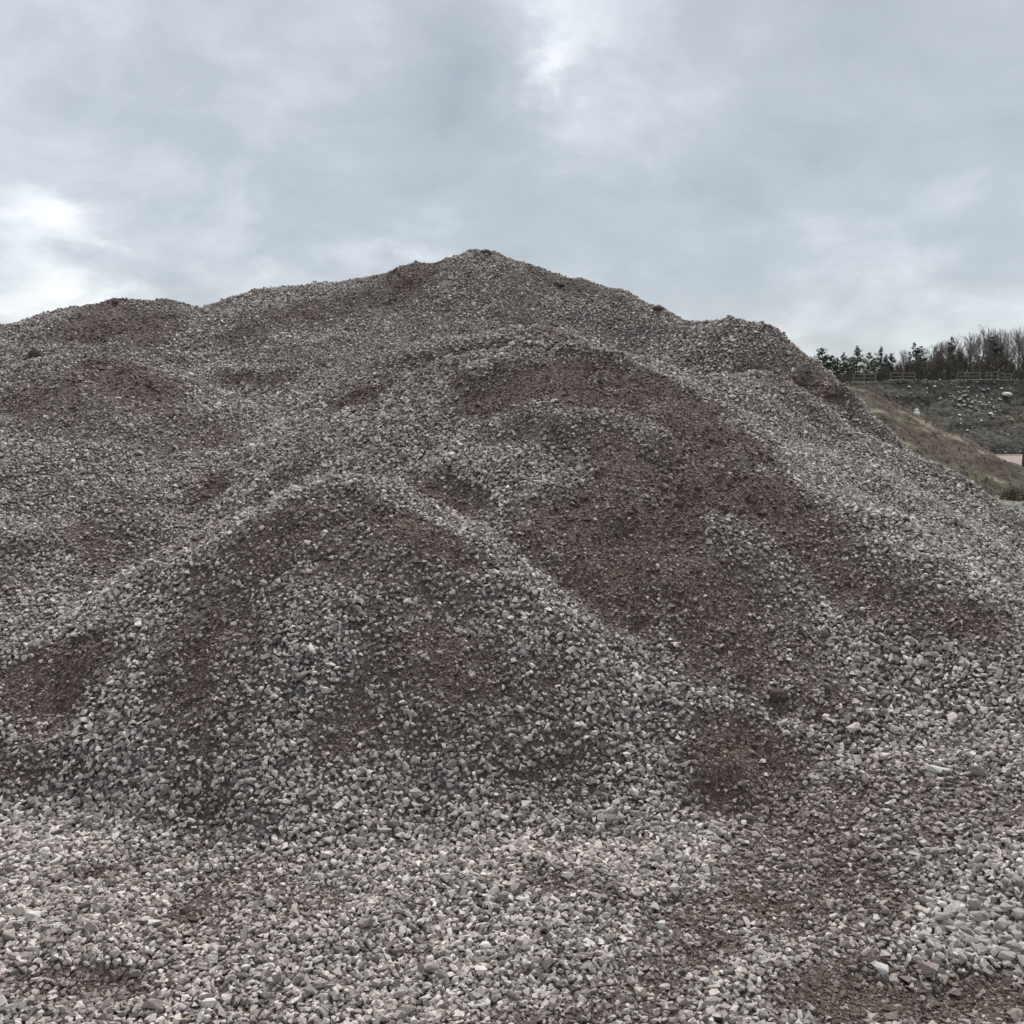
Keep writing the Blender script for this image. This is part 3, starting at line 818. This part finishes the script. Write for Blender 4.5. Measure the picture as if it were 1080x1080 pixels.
TREES = [
 ('pine_tree', PINES[0], 867, 366, 160, 'broad bushy green pine nearest the heap shoulder', G1),
 ('pine_tree', PINES[0], 877, 374, 164, 'low rounded pine tucked behind the broad pine by the heap', G1),
 ('pine_tree', PINES[1], 889, 371, 162, 'slim pine with a thin tip just left of the first railing', G1),
 ('pine_tree', PINES[1], 903, 364, 161, 'pointed spire shaped pine directly above the first railing', G1),
 ('pine_tree', PINES[0], 915, 371, 163, 'greener rounded pine at the right end of the first railing', G1),
 ('pine_tree', PINES[1], 929, 364, 160, 'tallest of the dark pines, between the first and second railing', G1),
 ('pine_tree', PINES[2], 940, 372, 161, 'dark narrow pine at the left end of the second railing', G1),
 ('pine_tree', PINES[1], 883, 376, 167, 'small pine filling the gap behind the low rounded pine', G1),
 ('pine_tree', PINES[0], 896, 376, 168, 'small pine behind the slim pine and the first railing', G1),
 ('pine_tree', PINES[0], 922, 377, 168, 'small bushy pine in the gap between the first and second railing', G1),
 ('pine_tree', PINES[1], 934, 373, 167, 'small pine crowded behind the tallest dark pine', G1),
 ('pine_tree', PINES[3], 965, 360, 162, 'taller loose pine standing among leafless brush right of the second railing', G1),
 ('pine_tree', PINES[2], 970, 364, 164, 'small dark pine leaning close to the taller loose pine', G1),
 ('spruce_tree', PINES[3], 1002, 354, 160, 'tall dark conifer rising from the brown thicket', G1),
 ('spruce_tree', PINES[2], 1046, 354, 163, 'dark conifer standing within the fan of the big bare tree', G1),
 ('spruce_tree', PINES[3], 987, 365, 166, 'half hidden conifer at the left of the brown thicket', G1),
 ('bare_tree', BARE[0], 1032, 341, 158, 'tallest leafless tree with a wide fan of limbs', G2),
 ('bare_tree', BARE[1], 1074, 342, 157, 'leafless tree with a dense twiggy crown at the right border', G2),
 ('bare_tree', BARE[1], 1050, 345, 165, 'leafless tree behind the dark conifer and the double railing', G2),
 ('bare_tree', BARE[0], 1010, 352, 167, 'slender leafless tree behind the tall dark conifer', G2),
 ('bare_tree', BARE[1], 992, 358, 160, 'leafless tree with brownish twigs left of the tall dark conifer', G2),
 ('bare_tree', BARE[0], 978, 364, 168, 'thin leafless tree right of the taller loose pine', G2),
 ('bare_tree', BARE[1], 955, 367, 163, 'thin leafless tree left of the taller loose pine', G2),
 ('bare_tree', BARE[0], 1090, 346, 163, 'leafless tree partly outside the right border', G2),
 ('bare_tree', BARE[0], 1063, 350, 168, 'faint leafless tree in the gap left of the twiggy tree at the right border', G2),
 ('bare_bush', BARE[2], 982, 375, 158, 'brown leafless bush in the gap between second and third railing', G3),
 ('bare_bush', BARE[2], 1000, 372, 159, 'brown leafless bush at the foot of the tall dark conifer', G3),
 ('bare_bush', BARE[3], 948, 380, 158, 'low leafless bush behind the second railing', G3),
 ('bare_bush', BARE[2], 1018, 372, 160, 'dense leafless bush behind the railing that stands alone', G3),
 ('bare_bush', BARE[2], 1042, 368, 159, 'dense leafless bush behind the double railing', G3),
 ('bare_bush', BARE[3], 1066, 378, 159, 'low leafless bush left of the railing at the right border', G3),
 ('bare_bush', BARE[3], 932, 384, 158, 'thin leafless bush under the tallest dark pine', G3),
 ('bare_bush', BARE[2], 968, 372, 159, 'leafless bush at the foot of the taller loose pine', G3),
 ('bare_bush', BARE[2], 1030, 374, 163, 'leafless bush under the fan of the tallest bare tree', G3),
 ('bare_tree', BARE[1], 1022, 349, 166, 'leafless tree half behind the fan shaped bare tree, on its left', G2),
 ('bare_tree', BARE[1], 1041, 343, 168, 'leafless tree half behind the fan shaped bare tree, on its right', G2),
 ('bare_tree', BARE[0], 1082, 343, 168, 'leafless tree behind the twiggy tree at the right border', G2),
 ('bare_tree', BARE[1], 1000, 355, 169, 'leafless tree showing grey twigs around the tall dark conifer', G2),
 ('bare_bush', BARE[2], 990, 368, 165, 'tall leafless bush between the half hidden conifer and the tall dark conifer', G3),
 ('bare_bush', BARE[2], 1055, 362, 162, 'tall leafless bush behind the lower railing', G3),
 ('bare_bush', BARE[3], 958, 378, 160, 'low leafless bush at the right end of the second railing', G3),
 ('bare_bush', BARE[2], 1012, 364, 164, 'tall leafless bush left of the fan shaped bare tree', G3),
 ('bare_bush', BARE[2], 1080, 366, 160, 'tall leafless bush at the right border of the picture', G3),
]
for a in TREES: tree(*a)
tree('pine_tree', PINES[2], -1, 339, 60, 'tip of a tree just showing above the heap at the left border', None)
# tangled undergrowth below the trees
m = MB()
for i in range(8000):
    x = random.uniform(40, 96); y = random.uniform(156.5, 172); L = random.uniform(.8, 3.0) * (.55 if x < 60 else 1)
    m.tube((x, y, 10.2), (x + random.gauss(0, .4), y + random.gauss(0, .3), 10.4 + L), .035, .015, 3)
tag(link('undergrowth', m.mesh('undergrowth', m_scrub)), kind='stuff')

# ------------------------------------------------------------------ sky: overcast, cloud layer over a Nishita sky
SUN_EL, SUN_AZ = math.radians(55), math.radians(12)       # azimuth from +Y towards +X
w = bpy.data.worlds.new('World'); bpy.context.scene.world = w; w.use_nodes = True
nt = w.node_tree; bg = nt.nodes['Background']
sky = N(nt, 'ShaderNodeTexSky'); sky.sky_type = 'NISHITA'; sky.sun_disc = False
sky.sun_elevation = SUN_EL; sky.sun_rotation = SUN_AZ
STR = .1
bg.inputs['Strength'].default_value = STR
dv = N(nt, 'ShaderNodeTexCoord').outputs['Generated']
sx = N(nt, 'ShaderNodeSeparateXYZ'); nt.links.new(dv, sx.inputs[0])
den = math_(nt, 'ADD', math_(nt, 'MAXIMUM', sx.outputs[2], 0.0), .42)
cx = N(nt, 'ShaderNodeCombineXYZ')
nt.links.new(math_(nt, 'DIVIDE', sx.outputs[0], den), cx.inputs[0]); nt.links.new(math_(nt, 'DIVIDE', sx.outputs[1], den), cx.inputs[1])
nA = noise(nt, cx.outputs[0], 4.2, 9, .56); nA.inputs['Distortion'].default_value = .25
nB = noise(nt, cx.outputs[0], .55, 3, .5)
nC = noise(nt, cx.outputs[0], 4.5, 7, .58)
val = math_(nt, 'MULTIPLY_ADD', math_(nt, 'SUBTRACT', nA.outputs['Fac'], .5), 1.25, .54)
val = math_(nt, 'ADD', val, math_(nt, 'MULTIPLY', math_(nt, 'SUBTRACT', nB.outputs['Fac'], .5), .25))
# soft bright and dark cloud masses at their places in the sky: (px, py, sigma degrees, weight)
off = N(nt, 'ShaderNodeVectorMath'); off.operation = 'SUBTRACT'; nt.links.new(nC.outputs['Color'], off.inputs[0]); off.inputs[1].default_value = (.5, .5, .5)
sc_ = N(nt, 'ShaderNodeVectorMath'); sc_.operation = 'SCALE'; nt.links.new(off.outputs[0], sc_.inputs[0]); sc_.inputs[3].default_value = .24
wd = N(nt, 'ShaderNodeVectorMath'); wd.operation = 'ADD'; nt.links.new(dv, wd.inputs[0]); nt.links.new(sc_.outputs[0], wd.inputs[1])
wn = N(nt, 'ShaderNodeVectorMath'); wn.operation = 'NORMALIZE'; nt.links.new(wd.outputs[0], wn.inputs[0])
MASS = [(560,70,1.2,.26),(588,62,2.2,.18),(640,40,4,.1),(575,50,5,.1),(35,300,2.4,.2),(95,308,1.6,.12),(10,228,1.5,.12),(5,290,5,.1),(250,80,8,.10),(300,260,1.4,.2),(380,256,1.4,.2),(225,262,1.4,.16),(340,262,3,.08),(430,115,4,-.2),(310,150,6,-.2),
        (120,190,5,-.10),(850,110,8,-.15),(980,60,9,-.13),(1000,180,7,-.08),(690,170,5,-.08),(640,200,5,-.18),(560,230,4,-.1),(480,190,5,-.08),(800,250,5,.1),(760,320,5,.02),(950,300,6,.04),(640,160,2.5,.1),(360,110,2.5,.12),(150,60,3,.06),(180,290,2.5,-.1),(690,20,5,.1)]
for px, py, sg, wt in MASS:
    d = ray(px, py); d = d / np.linalg.norm(d)
    dt = N(nt, 'ShaderNodeVectorMath'); dt.operation = 'DOT_PRODUCT'; nt.links.new(wn.outputs[0], dt.inputs[0]); dt.inputs[1].default_value = d
    k = 1 / (math.radians(sg) ** 2)          # exp(-(1-cos)*k) is a gaussian in angle
    e = math_(nt, 'EXPONENT', math_(nt, 'MULTIPLY', math_(nt, 'SUBTRACT', dt.outputs['Value'], 1.0), k))
    val = math_(nt, 'MULTIPLY_ADD', e, wt, val)
cl = ramp(nt, val, [(0, (.335, .37, .405)), (.4, (.438, .474, .512)), (.62, (.565, .603, .636)), (.82, (.76, .785, .80)), (1, (.93, .94, .95))])
zen = N(nt, 'ShaderNodeMapRange'); zen.inputs[1].default_value = .45; zen.inputs[2].default_value = 1.0; zen.inputs[3].default_value = 1.0; zen.inputs[4].default_value = 1.25
nt.links.new(sx.outputs[2], zen.inputs[0])
clz = N(nt, 'ShaderNodeVectorMath'); clz.operation = 'SCALE'; nt.links.new(cl.outputs[0], clz.inputs[0])
nt.links.new(math_(nt, 'MULTIPLY', zen.outputs[0], .432 / STR), clz.inputs[3])
fin = mixc(nt, .94, sky.outputs[0], clz.outputs[0])
nt.links.new(fin, bg.inputs['Color'])

sun = bpy.data.lights.new('Sun', 'SUN'); sun.energy = 1.5; sun.angle = math.radians(14); sun.color = (1, .965, .92)
so = bpy.data.objects.new('sun', sun); C.objects.link(so)
sd = Vector((math.cos(SUN_EL) * math.sin(SUN_AZ), math.cos(SUN_EL) * math.cos(SUN_AZ), math.sin(SUN_EL)))
so.rotation_euler = sd.to_track_quat('Z', 'Y').to_euler(); so.location = (0, 0, 60)

# ------------------------------------------------------------------ camera
cam = bpy.data.cameras.new('camera'); cam.sensor_width = 36; cam.lens = 36; cam.clip_end = 6000; cam.clip_start = .05
co = bpy.data.objects.new('camera', cam); C.objects.link(co)
co.location = (0, 0, EYE); co.rotation_euler = (math.pi / 2 - PITCH, 0, 0)
sc = bpy.context.scene; sc.camera = co
sc.view_settings.view_transform = 'Standard'; sc.view_settings.look = 'None'; sc.view_settings.exposure = 1.42; sc.view_settings.gamma = 1
sc.cycles.max_bounces = 4; sc.cycles.diffuse_bounces = 1
